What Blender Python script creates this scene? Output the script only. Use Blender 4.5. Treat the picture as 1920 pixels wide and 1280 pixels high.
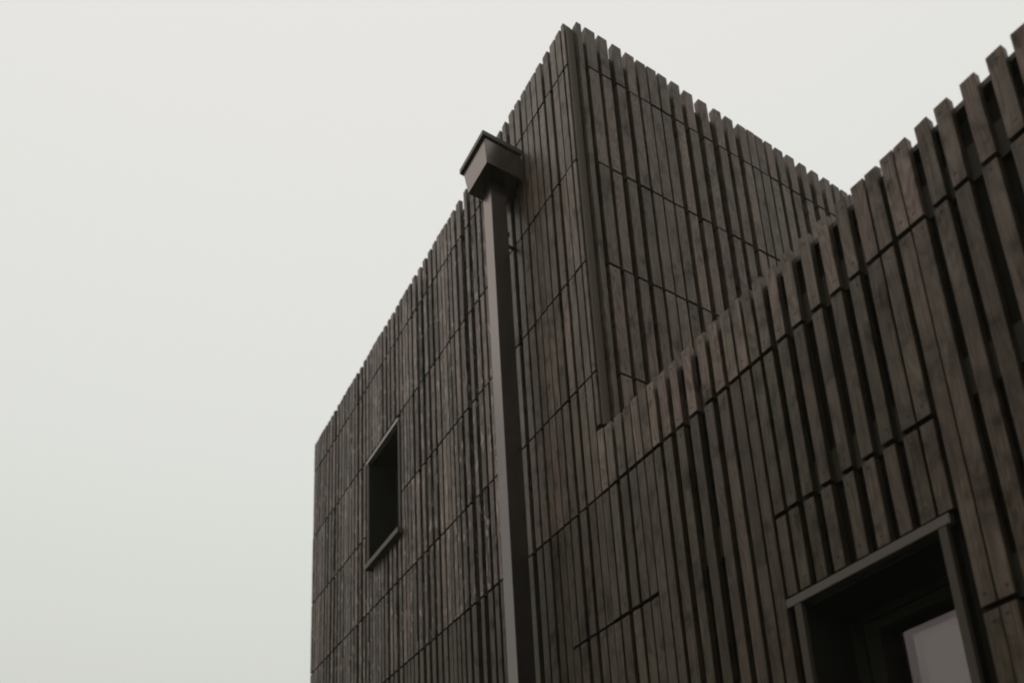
import bpy, bmesh, math, random
from mathutils import Matrix, Vector

# ------------------------------------------------------------------ clear
for o in list(bpy.data.objects):
    bpy.data.objects.remove(o)
scene = bpy.context.scene
COL = scene.collection
random.seed(7)

# ------------------------------------------------------------------ camera
EYE = Vector((0.0, 0.0, 1.6))
D = 3.0                                   # metres from the eye to the long facade
RIGHT = Vector((0.49636108, 0.86712114, -0.04155239))
DOWN = Vector((-0.27369318, 0.1108857, -0.95540379))
FWD = Vector((-0.82384326, 0.48559787, 0.29236449))
FPX, CX, CY = 1641.906, 914.125, 1417.505  # in pixels of a 1920 x 1280 frame
cam_data = bpy.data.cameras.new("camera")
cam = bpy.data.objects.new("camera", cam_data)
COL.objects.link(cam)
m = Matrix((RIGHT, -DOWN, -FWD)).transposed().to_4x4()
m.translation = EYE
cam.matrix_world = m
cam_data.sensor_fit = 'HORIZONTAL'
cam_data.sensor_width = 36.0
cam_data.lens = FPX / 1920 * 36.0
cam_data.shift_x = (960 - CX) / 1920
cam_data.shift_y = (CY - 640) / 1920
cam_data.clip_start = 0.05
cam_data.clip_end = 3000
cam_data.dof.use_dof = True
cam_data.dof.focus_distance = 5.6
cam_data.dof.aperture_fstop = 1.4
scene.camera = cam

# ------------------------------------------------------------------ sky
SUN_EL, SUN_AZ = math.radians(58), math.radians(200)
world = bpy.data.worlds.new("World")
scene.world = world
world.use_nodes = True
nt = world.node_tree
nt.nodes.clear()
out = nt.nodes.new("ShaderNodeOutputWorld")
bg = nt.nodes.new("ShaderNodeBackground")
sky = nt.nodes.new("ShaderNodeTexSky")
sky.sky_type = 'NISHITA'
sky.sun_disc = False
sky.sun_elevation = SUN_EL
sky.sun_rotation = SUN_AZ
sky.dust_density = 6.0
geo = nt.nodes.new("ShaderNodeNewGeometry")
sep = nt.nodes.new("ShaderNodeSeparateXYZ")
nt.links.new(geo.outputs["Incoming"], sep.inputs[0])
el = nt.nodes.new("ShaderNodeMath"); el.operation = 'MULTIPLY'; el.inputs[1].default_value = -1.0
nt.links.new(sep.outputs[2], el.inputs[0])
ramp = nt.nodes.new("ShaderNodeValToRGB")       # fog: a little darker towards the horizon
cr = ramp.color_ramp
cr.elements[0].position = 0.0; cr.elements[0].color = (0.50, 0.515, 0.475, 1)
cr.elements[1].position = 1.0; cr.elements[1].color = (0.86, 0.845, 0.82, 1)
e = cr.elements.new(0.34); e.color = (0.672, 0.688, 0.638, 1)
e = cr.elements.new(0.62); e.color = (0.772, 0.782, 0.742, 1)
e = cr.elements.new(0.84); e.color = (0.822, 0.810, 0.780, 1)
nt.links.new(el.outputs[0], ramp.inputs[0])
skys = nt.nodes.new("ShaderNodeVectorMath"); skys.operation = 'SCALE'; skys.inputs[3].default_value = 0.08
nt.links.new(sky.outputs[0], skys.inputs[0])
mix = nt.nodes.new("ShaderNodeMix"); mix.data_type = 'RGBA'; mix.inputs[0].default_value = 0.97
nt.links.new(skys.outputs[0], mix.inputs[6])
nt.links.new(ramp.outputs[0], mix.inputs[7])
nt.links.new(mix.outputs[2], bg.inputs[0])
bg.inputs[1].default_value = 1.0
nt.links.new(bg.outputs[0], out.inputs[0])

# ------------------------------------------------------------------ sun (veiled by the fog)
sd = bpy.data.lights.new("sun", 'SUN')
sd.energy = 0.5
sd.angle = math.radians(60)
sd.color = (1.0, 0.97, 0.92)
sun = bpy.data.objects.new("sun", sd)
COL.objects.link(sun)
sdir = Vector((math.sin(SUN_AZ) * math.cos(SUN_EL), math.cos(SUN_AZ) * math.cos(SUN_EL), math.sin(SUN_EL)))
sun.rotation_euler = sdir.to_track_quat('Z', 'Y').to_euler()

scene.view_settings.view_transform = 'Standard'
scene.view_settings.look = 'None'
scene.view_settings.exposure = 0.0
scene.view_settings.gamma = 1.0
scene.view_settings.use_curve_mapping = False
scene.cycles.filter_width = 2.0
scene.cycles.max_bounces = 8


# ------------------------------------------------------------------ helpers
def W(x, y, z):
    """wall units (eye at the origin, facade at y = 1) to metres"""
    return Vector((x * D, y * D, z * D + EYE.z))


def pixel(p):
    q = p - EYE
    d = q.dot(FWD)
    if d < 0.1:
        return None
    return (CX + FPX * q.dot(RIGHT) / d, CY + FPX * q.dot(DOWN) / d)


def link(name, mesh, mat, parent=None, mats=None):
    o = bpy.data.objects.new(name, mesh)
    COL.objects.link(o)
    if mat is not None and not mesh.materials:
        mesh.materials.append(mat)
        for mm in (mats or []):
            mesh.materials.append(mm)
    if parent is not None:
        o.parent = parent
    return o


def box_bm(bm, lo, hi, bevel=0.0):
    r = bmesh.ops.create_cube(bm, size=1.0)
    c = (Vector(lo) + Vector(hi)) / 2
    s = Vector(hi) - Vector(lo)
    for v in r['verts']:
        v.co = Vector((v.co.x * s.x, v.co.y * s.y, v.co.z * s.z)) + c
    if bevel:
        es = list({e for v in r['verts'] for e in v.link_edges})
        bmesh.ops.bevel(bm, geom=es, offset=bevel, segments=2, affect='EDGES', clamp_overlap=True)


def box(name, lo, hi, mat, parent=None, bevel=0.0):
    """a box between two points given in wall units"""
    bm = bmesh.new()
    box_bm(bm, W(*lo), W(*hi), bevel)
    me = bpy.data.meshes.new(name)
    bm.to_mesh(me); bm.free()
    return link(name, me, mat, parent)


def boxes(name, parts, mat, parent=None, bevel=0.0):
    """one part made of boxes that touch each other"""
    bm = bmesh.new()
    for lo, hi in parts:
        box_bm(bm, W(*lo), W(*hi), bevel)
    me = bpy.data.meshes.new(name)
    bm.to_mesh(me); bm.free()
    return link(name, me, mat, parent)


def N(nt, kind, **kw):
    n = nt.nodes.new(kind)
    for k, v in kw.items():
        setattr(n, k, v)
    return n


def math_n(nt, op, a, b=None, c=None, clamp=False):
    n = nt.nodes.new("ShaderNodeMath"); n.operation = op; n.use_clamp = clamp
    for i, x in enumerate((a, b, c)):
        if x is None:
            continue
        if isinstance(x, (int, float)):
            n.inputs[i].default_value = x
        else:
            nt.links.new(x, n.inputs[i])
    return n.outputs[0]


def mix_n(nt, fac, a, b, mode='MIX'):
    n = nt.nodes.new("ShaderNodeMix"); n.data_type = 'RGBA'; n.blend_type = mode
    for i, x in ((0, fac), (6, a), (7, b)):
        if isinstance(x, (int, float)):
            n.inputs[i].default_value = x
        elif isinstance(x, tuple):
            n.inputs[i].default_value = x
        else:
            nt.links.new(x, n.inputs[i])
    return n.outputs[2]


def ramp_n(nt, fac, p0, p1):
    n = nt.nodes.new("ShaderNodeMapRange"); n.interpolation_type = 'SMOOTHSTEP'
    n.inputs[1].default_value = p0; n.inputs[2].default_value = p1
    nt.links.new(fac, n.inputs[0])
    return n.outputs[0]


def wood(name, brown, olive, dark, fleck=0.0, rough=0.50, var=0.34, gloss=0.34, figa=0.36):
    mat = bpy.data.materials.new(name)
    mat.use_nodes = True
    nt = mat.node_tree
    bs = nt.nodes["Principled BSDF"]
    tc = N(nt, "ShaderNodeTexCoord")
    oi = N(nt, "ShaderNodeObjectInfo")
    at = N(nt, "ShaderNodeAttribute", attribute_name="rnd")
    zb = N(nt, "ShaderNodeAttribute", attribute_name="zb").outputs["Fac"]
    zt = N(nt, "ShaderNodeAttribute", attribute_name="zt").outputs["Fac"]
    rnd = math_n(nt, 'FRACT', math_n(nt, 'ADD', at.outputs["Fac"], oi.outputs["Random"]))
    r2 = math_n(nt, 'FRACT', math_n(nt, 'MULTIPLY', rnd, 17.31))
    r3 = math_n(nt, 'FRACT', math_n(nt, 'MULTIPLY', rnd, 91.7))
    off = N(nt, "ShaderNodeCombineXYZ")
    nt.links.new(math_n(nt, 'MULTIPLY', rnd, 41.0), off.inputs[0])
    nt.links.new(math_n(nt, 'MULTIPLY', r2, 23.0), off.inputs[1])
    nt.links.new(math_n(nt, 'MULTIPLY', r3, 57.0), off.inputs[2])
    pos = N(nt, "ShaderNodeVectorMath", operation='ADD')
    nt.links.new(tc.outputs["Object"], pos.inputs[0])
    nt.links.new(off.outputs[0], pos.inputs[1])

    def noise(sx, sz, scale, detail=4.0, rgh=0.55, dist=0.0):
        mp = N(nt, "ShaderNodeMapping")
        mp.inputs["Scale"].default_value = (sx, sx, sz)
        nt.links.new(pos.outputs[0], mp.inputs[0])
        n = N(nt, "ShaderNodeTexNoise")
        n.inputs["Scale"].default_value = scale
        n.inputs["Detail"].default_value = detail
        n.inputs["Roughness"].default_value = rgh
        n.inputs["Distortion"].default_value = dist
        nt.links.new(mp.outputs[0], n.inputs[0])
        return n.outputs[0]

    # cathedral figure: contour lines of a slow field stretched along the board
    field = noise(1.0, 0.14, 9.0, 1.0, 0.4, 0.4)
    fig = math_n(nt, 'SINE', math_n(nt, 'MULTIPLY', field, 95.0))
    fig = math_n(nt, 'MULTIPLY_ADD', fig, 0.5, 0.5)
    streak = noise(1.0, 0.022, 130.0, 5.0, 0.6)
    fine = noise(1.0, 0.06, 420.0, 3.0, 0.6)
    patch = noise(1.0, 0.35, 7.0, 4.0, 0.6, 0.3)
    blotch = noise(1.0, 0.6, 11.0, 3.0, 0.55)
    # knots
    mp = N(nt, "ShaderNodeMapping"); mp.inputs["Scale"].default_value = (9.0, 9.0, 3.2)
    nt.links.new(pos.outputs[0], mp.inputs[0])
    vor = N(nt, "ShaderNodeTexVoronoi"); vor.inputs["Scale"].default_value = 1.0
    nt.links.new(mp.outputs[0], vor.inputs[0])
    knot = math_n(nt, 'SUBTRACT', 1.0, ramp_n(nt, vor.outputs["Distance"], 0.05, 0.15))

    # per board tone
    col = mix_n(nt, ramp_n(nt, math_n(nt, 'ADD', math_n(nt, 'MULTIPLY', r2, 0.7), math_n(nt, 'MULTIPLY', patch, 0.6)), 0.30, 1.0), brown, olive)
    tone = math_n(nt, 'MULTIPLY_ADD', r3, var, 1.0 - var * 0.5)
    g = math_n(nt, 'MULTIPLY_ADD', fig, figa, 1.0 - figa * 0.55)
    g = math_n(nt, 'MULTIPLY', g, math_n(nt, 'MULTIPLY_ADD', streak, 1.7, 0.15))
    g = math_n(nt, 'MULTIPLY', g, math_n(nt, 'MULTIPLY_ADD', fine, 0.5, 0.75))
    g = math_n(nt, 'MULTIPLY', g, math_n(nt, 'MULTIPLY_ADD', patch, 1.3, 0.35))
    g = math_n(nt, 'MULTIPLY', g, tone)
    cmb = N(nt, "ShaderNodeCombineColor")
    for i in range(3):
        nt.links.new(g, cmb.inputs[i])
    col = mix_n(nt, 1.0, col, cmb.outputs[0], 'MULTIPLY')
    bl = math_n(nt, 'MAXIMUM', ramp_n(nt, blotch, 0.50, 0.80), math_n(nt, 'MULTIPLY', ramp_n(nt, noise(1.0, 0.9, 5.0, 4.0, 0.6, 0.5), 0.52, 0.74), 0.8))
    col = mix_n(nt, math_n(nt, 'MULTIPLY', bl, 0.75), col, dark)
    col = mix_n(nt, math_n(nt, 'MULTIPLY', knot, 0.75), col, dark)
    if fleck:
        fl = noise(1.0, 0.20, 30.0, 4.0, 0.62, 0.5)
        fm = math_n(nt, 'MULTIPLY', ramp_n(nt, fl, 0.57, 0.66), fleck)
        st = ramp_n(nt, noise(1.0, 0.05, 34.0, 3.0, 0.55), 0.50, 0.66)
        col = mix_n(nt, math_n(nt, 'MULTIPLY', st, 0.72), col, dark)
        col = mix_n(nt, fm, col, (0.36, 0.30, 0.27, 1))
    # screw heads near both ends of a board
    sx = N(nt, "ShaderNodeSeparateXYZ")
    nt.links.new(tc.outputs["Object"], sx.inputs[0])
    xo = math_n(nt, 'SUBTRACT', sx.outputs[0], math_n(nt, 'MULTIPLY', math_n(nt, 'SUBTRACT', rnd, 0.5), 0.022))
    x2 = math_n(nt, 'MULTIPLY', xo, xo)
    screw = None
    for zz, o_ in ((zb, 0.034), (zt, 0.030)):
        d = math_n(nt, 'SUBTRACT', zz, math_n(nt, 'MULTIPLY_ADD', r2, 0.02, o_))
        r = math_n(nt, 'SQRT', math_n(nt, 'ADD', x2, math_n(nt, 'MULTIPLY', d, d)))
        s_ = math_n(nt, 'SUBTRACT', 1.0, ramp_n(nt, r, 0.0062, 0.0098))
        screw = s_ if screw is None else math_n(nt, 'MAXIMUM', screw, s_)
    screw = math_n(nt, 'MULTIPLY', screw, math_n(nt, 'GREATER_THAN', r3, 0.2))
    col = mix_n(nt, screw, col, (0.005, 0.0045, 0.003, 1))
    nt.links.new(col, bs.inputs["Base Color"])
    nt.links.new(math_n(nt, 'MULTIPLY', math_n(nt, 'MULTIPLY_ADD', g, gloss, 0.02), math_n(nt, 'MULTIPLY_ADD', bl, -0.75, 1.0)), bs.inputs["Specular IOR Level"])
    bs.inputs["Specular Tint"].default_value = (1.0, 0.79, 0.69, 1)
    nt.links.new(math_n(nt, 'MULTIPLY_ADD', streak, 0.25, rough - 0.12), bs.inputs["Roughness"])
    bp = N(nt, "ShaderNodeBump")
    bp.inputs["Strength"].default_value = 0.35
    bp.inputs["Distance"].default_value = 0.002
    h = math_n(nt, 'ADD', math_n(nt, 'MULTIPLY', streak, 0.7), math_n(nt, 'MULTIPLY', fig, 0.25))
    h = math_n(nt, 'SUBTRACT', h, math_n(nt, 'MULTIPLY', screw, 1.5))
    nt.links.new(h, bp.inputs["Height"])
    nt.links.new(bp.outputs[0], bs.inputs["Normal"])
    return mat


def plain(name, col, rough=0.6, metallic=0.0, spec=0.4, vary=0.12, scale=14.0):
    mat = bpy.data.materials.new(name)
    mat.use_nodes = True
    nt = mat.node_tree
    bs = nt.nodes["Principled BSDF"]
    tc = N(nt, "ShaderNodeTexCoord")
    n = N(nt, "ShaderNodeTexNoise")
    n.inputs["Scale"].default_value = scale
    n.inputs["Detail"].default_value = 5.0
    nt.links.new(tc.outputs["Object"], n.inputs[0])
    g = math_n(nt, 'MULTIPLY_ADD', n.outputs[0], vary * 2, 1.0 - vary)
    cmb = N(nt, "ShaderNodeCombineColor")
    for i in range(3):
        nt.links.new(g, cmb.inputs[i])
    nt.links.new(mix_n(nt, 1.0, (*col, 1), cmb.outputs[0], 'MULTIPLY'), bs.inputs["Base Color"])
    nt.links.new(math_n(nt, 'MULTIPLY_ADD', n.outputs[0], 0.12, rough - 0.06), bs.inputs["Roughness"])
    bs.inputs["Metallic"].default_value = metallic
    bs.inputs["Specular IOR Level"].default_value = spec
    return mat


def glass_mat():
    mat = bpy.data.materials.new("glass")
    mat.use_nodes = True
    nt = mat.node_tree
    nt.nodes.clear()
    o = N(nt, "ShaderNodeOutputMaterial")
    fr = N(nt, "ShaderNodeFresnel"); fr.inputs[0].default_value = 1.5
    gi = N(nt, "ShaderNodeNewGeometry")          # the far face of a pane mirrors like the near one
    nt.links.new(math_n(nt, 'MULTIPLY_ADD', gi.outputs["Backfacing"], 1 / 1.58 - 1.58, 1.58), fr.inputs[0])
    tr = N(nt, "ShaderNodeBsdfTransparent"); tr.inputs[0].default_value = (0.93, 0.95, 0.94, 1)
    gl = N(nt, "ShaderNodeBsdfGlossy"); gl.inputs["Roughness"].default_value = 0.01
    gl.inputs["Color"].default_value = (1.0, 0.80, 0.83, 1)
    mx = N(nt, "ShaderNodeMixShader")
    nt.links.new(fr.outputs[0], mx.inputs[0])
    nt.links.new(tr.outputs[0], mx.inputs[1])
    nt.links.new(gl.outputs[0], mx.inputs[2])
    nt.links.new(mx.outputs[0], o.inputs[0])
    return mat


M_WOOD = wood("slat_wood", (0.088, 0.059, 0.044, 1), (0.056, 0.042, 0.027, 1), (0.010, 0.0075, 0.005, 1))
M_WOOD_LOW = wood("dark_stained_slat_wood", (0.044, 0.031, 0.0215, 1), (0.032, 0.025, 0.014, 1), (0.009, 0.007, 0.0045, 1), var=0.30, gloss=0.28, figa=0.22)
M_WOOD_T = wood("weathered_slat_wood", (0.112, 0.076, 0.062, 1), (0.050, 0.037, 0.026, 1), (0.010, 0.0075, 0.0055, 1), fleck=0.8, var=0.9)
M_POST = plain("dark_post_timber", (0.066, 0.050, 0.036), 0.65, 0, 0.25, 0.2, 25)
M_BATTEN = plain("batten_timber", (0.030, 0.026, 0.018), 0.75, 0, 0.2, 0.25, 20)
M_CAP = plain("parapet_cap_timber", (0.085, 0.066, 0.053), 0.65, 0, 0.3, 0.2, 20)
M_HEAD = plain("pale_head_flashing", (0.20, 0.17, 0.155), 0.35, 0, 0.8, 0.08)
M_BACK = plain("black_membrane", (0.012, 0.011, 0.0075), 0.85, 0, 0.15)
M_METAL = plain("brown_coated_metal", (0.175, 0.159, 0.152), 0.22, 1.0, 0.5, 0.06, 5)
M_METAL.node_tree.nodes["Principled BSDF"].inputs["Specular Tint"].default_value = (0.62, 0.58, 0.56, 1)
M_TRIM = plain("trim_metal", (0.066, 0.050, 0.040), 0.5, 0.0, 0.3, 0.1)
M_JAMB = plain("jamb_trim", (0.044, 0.033, 0.024), 0.6, 0.0, 0.2, 0.15)
M_FRAME = plain("dark_window_frame", (0.014, 0.0135, 0.010), 0.7, 0, 0.12, 0.1)
M_REVEAL = plain("dark_reveal_board", (0.007, 0.007, 0.005), 0.8, 0, 0.12, 0.2)
M_ROOF = plain("roof_felt", (0.05, 0.05, 0.05), 0.9)
M_GLASS = glass_mat()

# ------------------------------------------------------------------ ground
gm = bpy.data.materials.new("wet_grass_ground")
gm.use_nodes = True
gnt = gm.node_tree
gtc = N(gnt, "ShaderNodeTexCoord")
gn = N(gnt, "ShaderNodeTexNoise"); gn.inputs["Scale"].default_value = 1.3; gn.inputs["Detail"].default_value = 8
gnt.links.new(gtc.outputs["Object"], gn.inputs[0])
gnt.links.new(mix_n(gnt, gn.outputs[0], (0.035, 0.045, 0.02, 1), (0.075, 0.075, 0.04, 1)), gnt.nodes["Principled BSDF"].inputs["Base Color"])
gnt.nodes["Principled BSDF"].inputs["Roughness"].default_value = 0.9
bm = bmesh.new()
bmesh.ops.create_grid(bm, x_segments=24, y_segments=24, size=900)
me = bpy.data.meshes.new("ground")
bm.to_mesh(me); bm.free()
ground = link("ground", me, gm)
ground["kind"] = "structure"
ground["label"] = "grassy ground that the building stands on"

# ------------------------------------------------------------------ building
bld = bpy.data.objects.new("timber_clad_building", None)
COL.objects.link(bld)
bld.empty_display_size = 0.5
bld["label"] = "dark brown timber-slat building with a tall block rising behind a lower wing"
bld["category"] = "building"

# heights of the horizontal joints, in wall units above the eye
T, S1, DD, A_, B_, L3, E_, G_, H_ = 2.327, 2.190, 1.889, 1.594, 1.3015, 1.0135, 0.7285, 0.448, 0.168
PAR = 1.155
BASE = -0.49
GROUND = -EYE.z / D
XS = -1.1615                   # plane of the side wall's slat fronts
XL = -2.998                    # far end of the facade
TK = 0.0128                    # slat thickness
MEM = 1.0240                   # membrane plane behind the battens
XE = 0.62                      # near end of the low wing (out of frame)
DEPTH = 2.75

WIN_T = (-2.412, -2.172, 1.470, 1.866)      # opening in the tall facade x0 x1 z0 z1
WIN_L = (-0.784, -0.541, -0.30, 0.576)      # opening in the low facade


def wall_with_hole(name, x0, x1, z0, z1, hole, y0, y1, mat):
    hx0, hx1, hz0, hz1 = hole
    parts = [((x0, y0, z0), (hx0, y1, z1)), ((hx1, y0, z0), (x1, y1, z1)),
             ((hx0, y0, hz1), (hx1, y1, z1)), ((hx0, y0, z0), (hx1, y1, hz0))]
    return boxes(name, parts, mat, bld)


tall_wall = wall_with_hole("tall_wall", XL + 0.004, XS - 0.0280, GROUND, T - 0.0410, WIN_T, MEM, MEM + 0.05, M_BACK)
low_wall = wall_with_hole("low_wall", XS - 0.0280, XE, GROUND, PAR - 0.030, WIN_L, MEM + 0.0006, MEM + 0.05, M_BACK)
side_wall = box("side_wall", (XS - 0.075, MEM + 0.051, 1.0), (XS - 0.0275, DEPTH, T - 0.0405), M_BACK, bld)
tall_wall["label"] = "tall narrow-slat facade with small window and downpipe"
low_wall["label"] = "lower facade of slats with recessed window at its foot"
side_wall["label"] = "upper side wall of wide slats behind low parapet"
boxes("rear_wall", [((XL + 0.004, DEPTH - 0.05, GROUND), (XS - 0.03, DEPTH, T - 0.045)),
                    ((XS - 0.03, 2.3, GROUND), (XE, 2.35, PAR - 0.03)),
                    ((XL + 0.004, MEM + 0.05, GROUND), (XL + 0.05, DEPTH - 0.05, T - 0.045)),
                    ((XE - 0.05, MEM + 0.05, GROUND), (XE, 2.3, PAR - 0.03))], M_BACK, bld)
box("roof", (XL + 0.05, MEM + 0.05, T - 0.085), (XS - 0.075, DEPTH - 0.05, T - 0.055), M_ROOF, bld)
box("roof", (XS - 0.0295, MEM + 0.05, PAR - 0.12), (XE - 0.05, 2.3, PAR - 0.085), M_ROOF, bld)


# ------------------------------------------------------------------ slats
POOL = {}


def slat_geom(w, h, t, rng, ragged, front_cut=0.0022):
    """six-sided section (arrises taken off the front), three rings; front faces -y; base at z = 0"""
    c = front_cut
    sec = [(-w / 2 + c, 0), (w / 2 - c, 0), (w / 2, c), (w / 2, t), (-w / 2, t), (-w / 2, c)]
    verts, faces = [], []
    for k, z in enumerate((0.0, h * rng.uniform(0.35, 0.65), h)):
        dx, dy = rng.uniform(-0.0009, 0.0009), rng.uniform(-0.0009, 0.0009)
        for (x, y) in sec:
            dz = 0.0
            if k == 2:
                dz = rng.uniform(-1, 1) * (0.005 if ragged else 0.0012)
            elif k == 0:
                dz = rng.uniform(-1, 1) * 0.0012
            verts.append((x * (1 + rng.uniform(-.012, .012)) + dx, y + dy, z + dz))
    for k in range(2):
        for i in range(6):
            j = (i + 1) % 6
            faces.append((k * 6 + i, k * 6 + j, k * 6 + 6 + j, k * 6 + 6 + i))
    faces.append((5, 4, 3, 2, 1, 0))
    faces.append((12, 13, 14, 15, 16, 17))
    return verts, faces


def slat_mesh(w, h, t, variant, ragged, mat):
    key = (round(w, 3), round(h, 3), round(t, 3), variant, ragged, mat.name)
    if key not in POOL:
        rng = random.Random(repr(key))
        v, f = slat_geom(w, h, t, rng, ragged)
        me = bpy.data.meshes.new("slat")
        me.from_pydata(v, [], f)
        me.materials.append(mat)
        a = me.attributes.new("zb", 'FLOAT', 'POINT')
        b = me.attributes.new("zt", 'FLOAT', 'POINT')
        for i, p in enumerate(v):
            a.data[i].value = p[2]
            b.data[i].value = h - p[2]
        POOL[key] = me
    return POOL[key]


SLATS = []      # dicts: wall, centre along, z0, z1, width, ragged, side, material


def add_slat(wall, side, a, b, z0, z1, ragged, mat, t=TK, setback=0.0):
    SLATS.append(dict(wall=wall, side=side, a=a, b=b, z0=z0, z1=z1, ragged=ragged, mat=mat, t=t, setback=setback))


# measured slats of the facade, right of the downpipe, left and right edges
F_TALL = [(-1.4745, -1.4565), (-1.4405, -1.4195), (-1.4115, -1.3890), (-1.3795, -1.3605), (-1.3562, -1.3350), (-1.3310, -1.3110),
          (-1.3060, -1.2845), (-1.2730, -1.2525), (-1.2432, -1.2225), (-1.2180, -1.1975)]
F_EDGE = (-1.1925, -1.1815)
F_LOW = [(-1.1952, -1.1767), (-1.1710, -1.1502), (-1.1385, -1.1185), (-1.1106, -1.0906), (-1.0862, -1.0668), (-1.0639, -1.0425),
         (-1.0373, -1.0190), (-1.0085, -0.9880), (-0.9750, -0.9568), (-0.9392, -0.9205), (-0.9016, -0.8828), (-0.8710, -0.8514),
         (-0.8424, -0.8224), (-0.8160, -0.7975), (-0.7916, -0.7745), (-0.7665, -0.7492), (-0.7375, -0.7200), (-0.7055, -0.6880),
         (-0.6688, -0.6515), (-0.6345, -0.6165), (-0.6010, -0.5840), (-0.5705, -0.5508), (-0.5466, -0.5284), (-0.5208, -0.5025),
         (-0.4994, -0.4805), (-0.4662, -0.4478), (-0.4362, -0.4178), (-0.3998, -0.3812), (-0.3632, -0.3440), (-0.3320, -0.3138)]
F_LOW = [(a - 0.0006, b + 0.0005) for a, b in F_LOW]
GAPS = [0.0056, 0.0085, 0.0128, 0.0150, 0.0120, 0.0078, 0.0045, 0.0029, 0.0040, 0.0051, 0.0114, 0.0126, 0.0160, 0.0170, 0.0118, 0.0091, 0.0065, 0.0035,
        0.0050, 0.0085, 0.0121, 0.0147, 0.0170, 0.0140, 0.0105, 0.0062, 0.0030]
rng = random.Random(11)
# the facade left of the downpipe, same rhythm
x = F_TALL[0][0]
left = []
i = 5
while True:
    x -= GAPS[i % len(GAPS)] * rng.uniform(0.8, 1.4)
    w = rng.uniform(0.0165, 0.0222)
    if x - w < XL + 0.002:
        break
    left.append((x - w, x))
    x -= w
    i += 1
left.append((XL, left[-1][0] - 0.0045) if left[-1][0] - 0.0045 - XL > 0.008 else (XL, left.pop()[1]))
F_TALL = sorted(left + F_TALL)
# the low wing goes on past the right edge of the frame
x = F_LOW[-1][1]
i = 9
extra = []
while x < XE - 0.03:
    x += GAPS[i % len(GAPS)]
    w = rng.uniform(0.0175, 0.0195)
    extra.append((x, x + w))
    x += w
    i += 1
F_LOW = F_LOW + extra

SG = 0.0031      # half of a horizontal joint


def column(wall, side, a, b, zs, holes, mat, t=TK, top_ragged=True):
    """boards of one vertical line of slats between the joints zs (top to bottom)"""
    for k in range(len(zs) - 1):
        g_ = SG * (1.2 if side == 'F' and b < -1.5 else 1.4 if side == 'F' and a > -1.2 else 1.0)
        z1, z0 = zs[k] - (g_ if k else 0), zs[k + 1] + g_
        spans = [(z0, z1)]
        for (hx0, hx1, hz0, hz1) in holes:
            if b > hx0 and a < hx1:
                new = []
                for (p, q) in spans:
                    if hz1 <= p or hz0 >= q:
                        new.append((p, q)); continue
                    if q > hz1 + 0.012: new.append((hz1, q))
                    if p < hz0 - 0.012: new.append((p, hz0))
                spans = new
        for (p, q) in spans:
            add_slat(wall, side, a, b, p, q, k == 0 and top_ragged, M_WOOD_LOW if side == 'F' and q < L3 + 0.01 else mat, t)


HOLE_T = (-2.434, -2.158, 1.4655, 1.8795)
HOLE_L = (-0.7970, -0.5330, -0.33, 0.5925)
for n, (a, b) in enumerate(F_TALL):
    c = (a + b) / 2
    zs = [T, S1, DD, A_, B_, L3]
    if c > -1.334:
        zs += [E_]
    zs += [G_ - 0.0, H_, -0.112, BASE]
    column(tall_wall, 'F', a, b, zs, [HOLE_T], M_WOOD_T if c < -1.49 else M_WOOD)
# the narrow last slat stands on edge at the open corner, above the parapet of the low wing
for z1, z0 in ((T, S1), (S1, DD), (DD, A_), (A_, B_), (B_, PAR + 0.017)):
    add_slat(tall_wall, 'F', F_EDGE[0], F_EDGE[1], z0 + (SG if z0 > 1.2 else 0), z1 - (SG if z1 < T else 0), z1 == T, M_WOOD, 0.0200)
for n, (a, b) in enumerate(F_LOW):
    c = (a + b) / 2
    zs = [PAR, L3]
    if c < -1.067 or -0.797 < c < -0.53:
        zs += [E_]
    zs += [G_] if c < -1.067 or c > -0.53 else []
    zs += [H_, -0.112, BASE]
    if n == 0:
        zs = [PAR + 0.004] + zs[1:]
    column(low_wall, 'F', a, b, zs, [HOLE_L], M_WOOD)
# side wall
S_LIST = [(1.0240, 1.0408), (1.0505, 1.0830), (1.0906, 1.1200), (1.1334, 1.1635), (1.1757, 1.2062), (1.2110, 1.2428), (1.2449, 1.2775),
          (1.2806, 1.3124), (1.3253, 1.3562), (1.3708, 1.4030), (1.4212, 1.4540), (1.4735, 1.5045), (1.5168, 1.5476), (1.5645, 1.5962),
          (1.5988, 1.6290), (1.6306, 1.6636), (1.6684, 1.6994), (1.7099, 1.7420), (1.7545, 1.7868), (1.8062, 1.8370), (1.8567, 1.8880),
          (1.9067, 1.9385), (1.9477, 1.9800), (1.9859, 2.0185), (2.0225, 2.0545)]
x = S_LIST[-1][1]
i = 3
while x < DEPTH - 0.04:
    x += GAPS[i % len(GAPS)]
    S_LIST.append((x, x + 0.0315))
    x += 0.0315
    i += 1
S_LIST = [(a + 0.0014, b - 0.0014) for a, b in S_LIST]
for n, (a, b) in enumerate(S_LIST):
    zs = [T, S1 + 0.002, DD, A_, B_, PAR - 0.080]
    if n == 0:
        zs = [T, PAR - 0.080]
    column(side_wall, 'S', a, b, zs, [], M_WOOD, 0.0166)


def slat_pose(s, r):
    """object matrix for a slat, metres"""
    mid = (s['a'] + s['b']) / 2
    jit = r.uniform(-0.0012, 0.0012)
    out_ = r.uniform(-0.0022, 0.0022)
    if s['side'] == 'F':
        p = W(mid, 1.0, s['z0']) + Vector((jit, out_, 0))
        rot = 0.0
    else:
        p = W(XS, mid, s['z0']) + Vector((out_, jit, 0))
        rot = math.pi / 2
    tz = r.uniform(-0.004, 0.004) if s['ragged'] else 0.0
    mat = Matrix.Translation(p) @ Matrix.Rotation(rot + r.uniform(-0.008, 0.008), 4, 'Z') @ Matrix.Rotation(r.uniform(-0.0011, 0.0011), 4, 'Y')
    return mat, (s['z1'] - s['z0']) * D + tz


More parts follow.
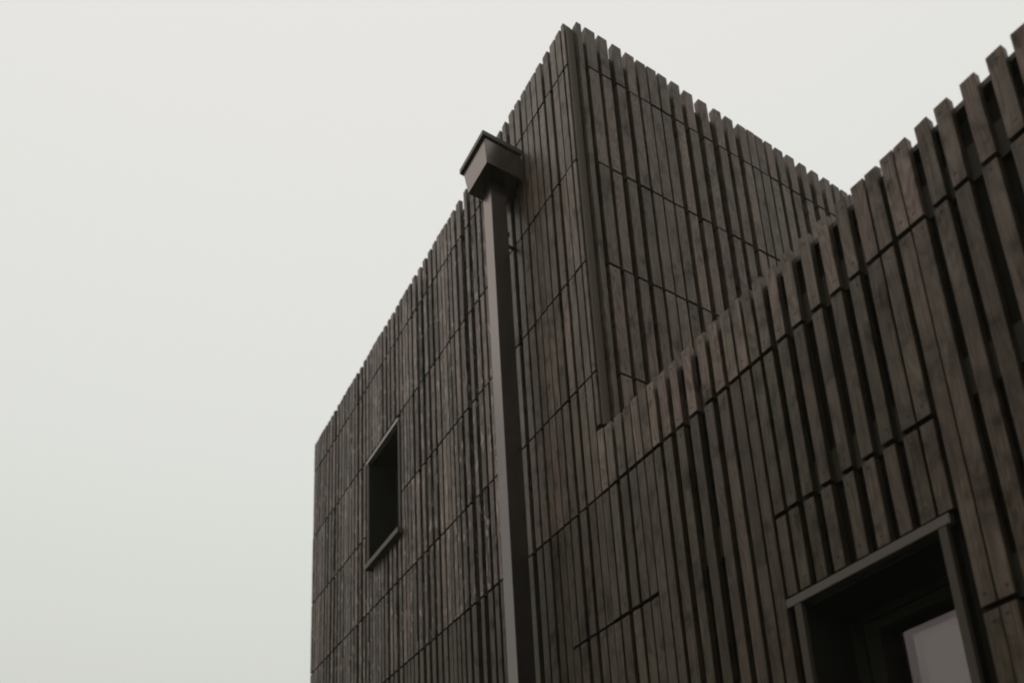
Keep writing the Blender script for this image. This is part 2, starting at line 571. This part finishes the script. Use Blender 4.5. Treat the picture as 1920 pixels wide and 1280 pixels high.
def on_screen(s):
    """pixels of the photograph the board's front covers (0 when out of frame)"""
    pts = []
    for al, z in ((s['a'], s['z0']), (s['b'], s['z0']), (s['b'], s['z1']), (s['a'], s['z1'])):
        p = pixel(W(al, 1.0, z) if s['side'] == 'F' else W(XS, al, z))
        if p is None:
            return 0.0
        pts.append(p)
    # clip against the frame
    def clip(poly, inside, cut):
        res = []
        for i in range(len(poly)):
            a, b = poly[i], poly[(i + 1) % len(poly)]
            if inside(a):
                res.append(a)
                if not inside(b): res.append(cut(a, b))
            elif inside(b):
                res.append(cut(a, b))
        return res
    def cx_(v): return lambda a, b: (v, a[1] + (b[1] - a[1]) * (v - a[0]) / (b[0] - a[0]))
    def cy_(v): return lambda a, b: (a[0] + (b[0] - a[0]) * (v - a[1]) / (b[1] - a[1]), v)
    pts = clip(pts, lambda p: p[0] > 0, cx_(0.0))
    if pts: pts = clip(pts, lambda p: p[0] < 1920, cx_(1920.0))
    if pts: pts = clip(pts, lambda p: p[1] > 0, cy_(0.0))
    if pts: pts = clip(pts, lambda p: p[1] < 1280, cy_(1280.0))
    if len(pts) < 3:
        return 0.0
    ar = 0.0
    for i in range(len(pts)):
        a, b = pts[i], pts[(i + 1) % len(pts)]
        ar += a[0] * b[1] - a[1] * b[0]
    ar = abs(ar) / 2
    if s['side'] == 'S':          # lower boards of the side wall hide behind the parapet
        q = pixel(W(XS, (s['a'] + s['b']) / 2, s['z1']))
        w = (q[0] - 1144) * (82 - 790) / (1877 - 1144) + 790
        if q[1] > w:
            return 0.0
    return ar


for s in SLATS:
    s['px'] = on_screen(s)
order = sorted(SLATS, key=lambda s: -s['px'])
singles = [s for s in order[:300] if s['px'] > 60]
rest = [s for s in SLATS if s not in singles]
for n, s in enumerate(singles):
    r = random.Random(n * 31 + 5)
    mat, h = slat_pose(s, r)
    me = slat_mesh((s['b'] - s['a']) * D, h, s['t'] * D, r.randrange(3), s['ragged'], s['mat'])
    o = link("slat", me, None, s['wall'])
    o.matrix_world = mat
# the boards too many to keep apart: one joined part
vs, fs, rn, mi = [], [], [], []
mats = [M_WOOD, M_WOOD_T, M_WOOD_LOW]
for n, s in enumerate(rest):
    r = random.Random(n * 17 + 3)
    mat, h = slat_pose(s, r)
    v, f = slat_geom((s['b'] - s['a']) * D, h, s['t'] * D, r, s['ragged'])
    o_ = len(vs)
    vs += [tuple(mat @ Vector(p)) for p in v]
    fs += [tuple(i + o_ for i in q) for q in f]
    rn += [r.random()] * len(v)
    mi += [mats.index(s['mat'])] * len(f)
me = bpy.data.meshes.new("further_slats")
me.from_pydata(vs, [], fs)
for mm in mats:
    me.materials.append(mm)
me.polygons.foreach_set("material_index", mi)
at = me.attributes.new("rnd", 'FLOAT', 'POINT')
at.data.foreach_set("value", rn)
o = link("further_slats", me, None, bld)
o["kind"] = "stuff"
o["label"] = "narrow far slats of the tall facade"

# ------------------------------------------------------------------ battens behind the slats, corner post
def f_batten(wall, x0, x1, z0, z1, holes=()):
    segs = [(x0, x1)]
    for (hx0, hx1, hz0, hz1) in holes:
        if z1 > hz0 and z0 < hz1:
            segs = [g for (p, q) in segs for g in ((p, min(q, hx0)), (max(p, hx1), q)) if g[1] - g[0] > 0.02]
    for (p, q) in segs:
        box("batten", (p, 1 + TK + 0.0010, z0), (q, MEM - 0.0004, z1), M_BATTEN, wall)


for z in (S1, DD, A_, B_, L3, G_, H_):
    f_batten(tall_wall, XL + 0.004, XS - 0.034, z + 0.002, z + 0.048, [HOLE_T])
f_batten(tall_wall, XL + 0.004, XS - 0.034, T - 0.0405, T - 0.0300)
for z in (L3, E_, G_, H_):
    f_batten(low_wall, XS - 0.0335, XE, z + 0.002, z + 0.057, [(-0.86, -0.50, -0.4, 0.62)])
box("parapet_cap", (XS - 0.0285, 1 + TK + 0.0008, PAR - 0.0200), (XE, MEM + 0.06, PAR - 0.0110), M_CAP, low_wall)
for z in (S1, DD, A_, B_):
    box("batten", (XS - 0.0270, 1.03, z + 0.004), (XS - 0.0176, DEPTH, z + 0.050), M_BATTEN, side_wall)
box("parapet_cap", (XS - 0.075, 1.04, T - 0.0400), (XS - 0.0174, DEPTH, T - 0.0300), M_BATTEN, side_wall)
box("corner_post", (-1.1805, 1.0045, PAR + 0.012), (-1.1725, 1.0225, T - 0.018), M_POST, tall_wall, 0.002)

# ------------------------------------------------------------------ small window in the tall facade
win = box("window", (WIN_T[0] + 0.012, 1.105, WIN_T[2] + 0.012), (WIN_T[1] - 0.012, 1.108, WIN_T[3] - 0.012), M_GLASS, bld)
win["label"] = "small deep-set upright window in the tall facade"
x0, x1, z0, z1 = WIN_T
box("head_flashing", (-2.436, 0.9965, 1.8660), (-2.1650, 1.0120, 1.8785), M_HEAD, win, 0.002)
box("window_sill", (-2.4110, 0.981, 1.4445), (-2.1445, 1.090, 1.4640), M_TRIM, win, 0.003)
for lo, hi in (((-2.4330, 1.0005, 1.4645), (-2.4110, 1.12, 1.8655)), ((-2.1720, 1.0005, 1.4645), (-2.1590, 1.12, 1.8655))):
    box("reveal_lining", lo, hi, M_REVEAL, win)
box("edge_trim", (-2.1722, 0.9980, 1.4645), (-2.1588, 1.0003, 1.8655), M_JAMB, win)
box("edge_trim", (-2.4332, 0.9990, 1.4645), (-2.4150, 1.0003, 1.8655), M_JAMB, win)
boxes("frame", [((x0 + 0.001, 1.098, 1.465), (x0 + 0.024, 1.115, 1.8655)), ((x1 - 0.024, 1.098, 1.465), (x1 - 0.0005, 1.115, 1.8655)),
                ((x0 + 0.024, 1.098, 1.843), (x1 - 0.024, 1.115, 1.8655)), ((x0 + 0.024, 1.098, 1.465), (x1 - 0.024, 1.115, 1.488))], M_FRAME, win)
box("reveal_lining", (-2.4110, 1.0122, 1.8600), (-2.1720, 1.12, 1.8700), M_REVEAL, win)
box("blind", (-2.41, 1.16, 1.45), (-2.17, 1.162, 1.88), M_REVEAL, win)

# ------------------------------------------------------------------ window under the lintel in the low wing
YW = 1.119
lw = box("window", (-0.7310, YW, -0.26), (-0.586, YW + 0.0010, 0.5380), M_GLASS, bld)
lw["label"] = "recessed triple-glazed window under a flat lintel in the low wing"
for k in (1, 2):
    box("pane", (-0.7310, YW + 0.0123 * k, -0.26), (-0.586, YW + 0.0123 * k + 0.0010, 0.5380), M_GLASS, lw)
box("lintel", (-0.7972, 1.0004, 0.5755), (-0.5342, 1.012, 0.5900), M_TRIM, lw, 0.002)
box("edge_trim", (-0.7840, 1.0010, -0.30), (-0.7712, 1.010, 0.5750), M_JAMB, lw, 0.0015)
box("edge_trim", (-0.5520, 1.0010, -0.30), (-0.5408, 1.010, 0.5750), M_JAMB, lw, 0.0015)
for lo, hi in (((-0.7838, 1.0102, -0.30), (-0.7714, 1.20, 0.5750)), ((-0.5518, 1.0102, -0.30), (-0.5410, 1.20, 0.5750)),
               ((-0.7714, 1.0122, 0.5680), (-0.5518, 1.20, 0.5750)), ((-0.7714, 1.0102, -0.30), (-0.5518, 1.20, -0.285))):
    box("reveal_lining", lo, hi, M_REVEAL, lw)
for (fx0, fx1, fz0, fz1) in ((-0.7712, -0.7530, -0.285, 0.5658), (-0.5712, -0.5520, -0.285, 0.5658), (-0.7528, -0.5714, 0.5530, 0.5658)):
    box("frame", (fx0, YW - 0.014, fz0), (fx1, YW + 0.046, fz1), M_FRAME, lw, 0.0015)
for (fx0, fx1, fz0, fz1) in ((-0.7527, -0.7290, -0.285, 0.5527), (-0.5880, -0.5716, -0.285, 0.5527), (-0.7288, -0.5882, 0.5365, 0.5527)):
    box("sash", (fx0, YW - 0.008, fz0), (fx1, YW + 0.040, fz1), M_FRAME, lw, 0.0015)
box("blind", (-0.7528, YW + 0.052, -0.29), (-0.5714, YW + 0.054, 0.56), M_REVEAL, lw)

# ------------------------------------------------------------------ downpipe with hopper head
pyf, pyb, pxl, pxr = 0.915, 0.9600, -1.4535, -1.4140
pipe = box("downpipe", (pxl, pyf, GROUND + 0.06), (pxr, pyb, 2.046), M_METAL, bld, 0.004)
pipe["label"] = "square brown metal downpipe"
bm = bmesh.new()
# tapered box open towards the top, with a folded rim
bot = [W(-1.4810, 0.888, 2.037), W(-1.3835, 0.888, 2.037), W(-1.3835, 0.994, 2.037), W(-1.4810, 0.994, 2.037)]
top = [W(-1.4960, 0.885, 2.1215), W(-1.3850, 0.885, 2.1215), W(-1.3850, 0.994, 2.1215), W(-1.4960, 0.994, 2.1215)]
vb = [bm.verts.new(p) for p in bot]
vt = [bm.verts.new(p) for p in top]
bm.faces.new(list(reversed(vb)))
for i in range(4):
    bm.faces.new((vb[i], vb[(i + 1) % 4], vt[(i + 1) % 4], vt[i]))
bm.faces.new(vt)
bmesh.ops.bevel(bm, geom=list(bm.edges), offset=0.003, segments=2, affect='EDGES')
me = bpy.data.meshes.new("hopper_head")
bm.to_mesh(me); bm.free()
hop = link("hopper_head", me, M_METAL, pipe)
box("hopper_rim", (-1.5040, 0.8785, 2.1217), (-1.3810, 0.9950, 2.1370), M_TRIM, pipe, 0.003)
for z in (1.872, 0.35):
    boxes("bracket", [((pxl + 0.002, pyb - 0.002, z), (pxr - 0.001, pyb + 0.0035, z + 0.012)),
                      ((pxl + 0.004, pyb + 0.0035, z + 0.003), (pxl + 0.010, 0.9985, z + 0.009))], M_FRAME, pipe)

# ------------------------------------------------------------------ the fog the day stands in
hm = bpy.data.materials.new("fog")
hm.use_nodes = True
hnt = hm.node_tree
hnt.nodes.clear()
ho = N(hnt, "ShaderNodeOutputMaterial")
hv = N(hnt, "ShaderNodeVolumePrincipled")
hv.inputs["Color"].default_value = (0.92, 0.88, 0.72, 1)
hv.inputs["Density"].default_value = 0.0019
hnt.links.new(hv.outputs[0], ho.inputs["Volume"])
bm = bmesh.new()
box_bm(bm, Vector((-905, -905, -1.0)), Vector((905, 905, 9.6)))
me = bpy.data.meshes.new("haze")
bm.to_mesh(me); bm.free()
haze = link("haze", me, hm)
haze["kind"] = "stuff"
haze["label"] = "thin pale fog hanging around the building"
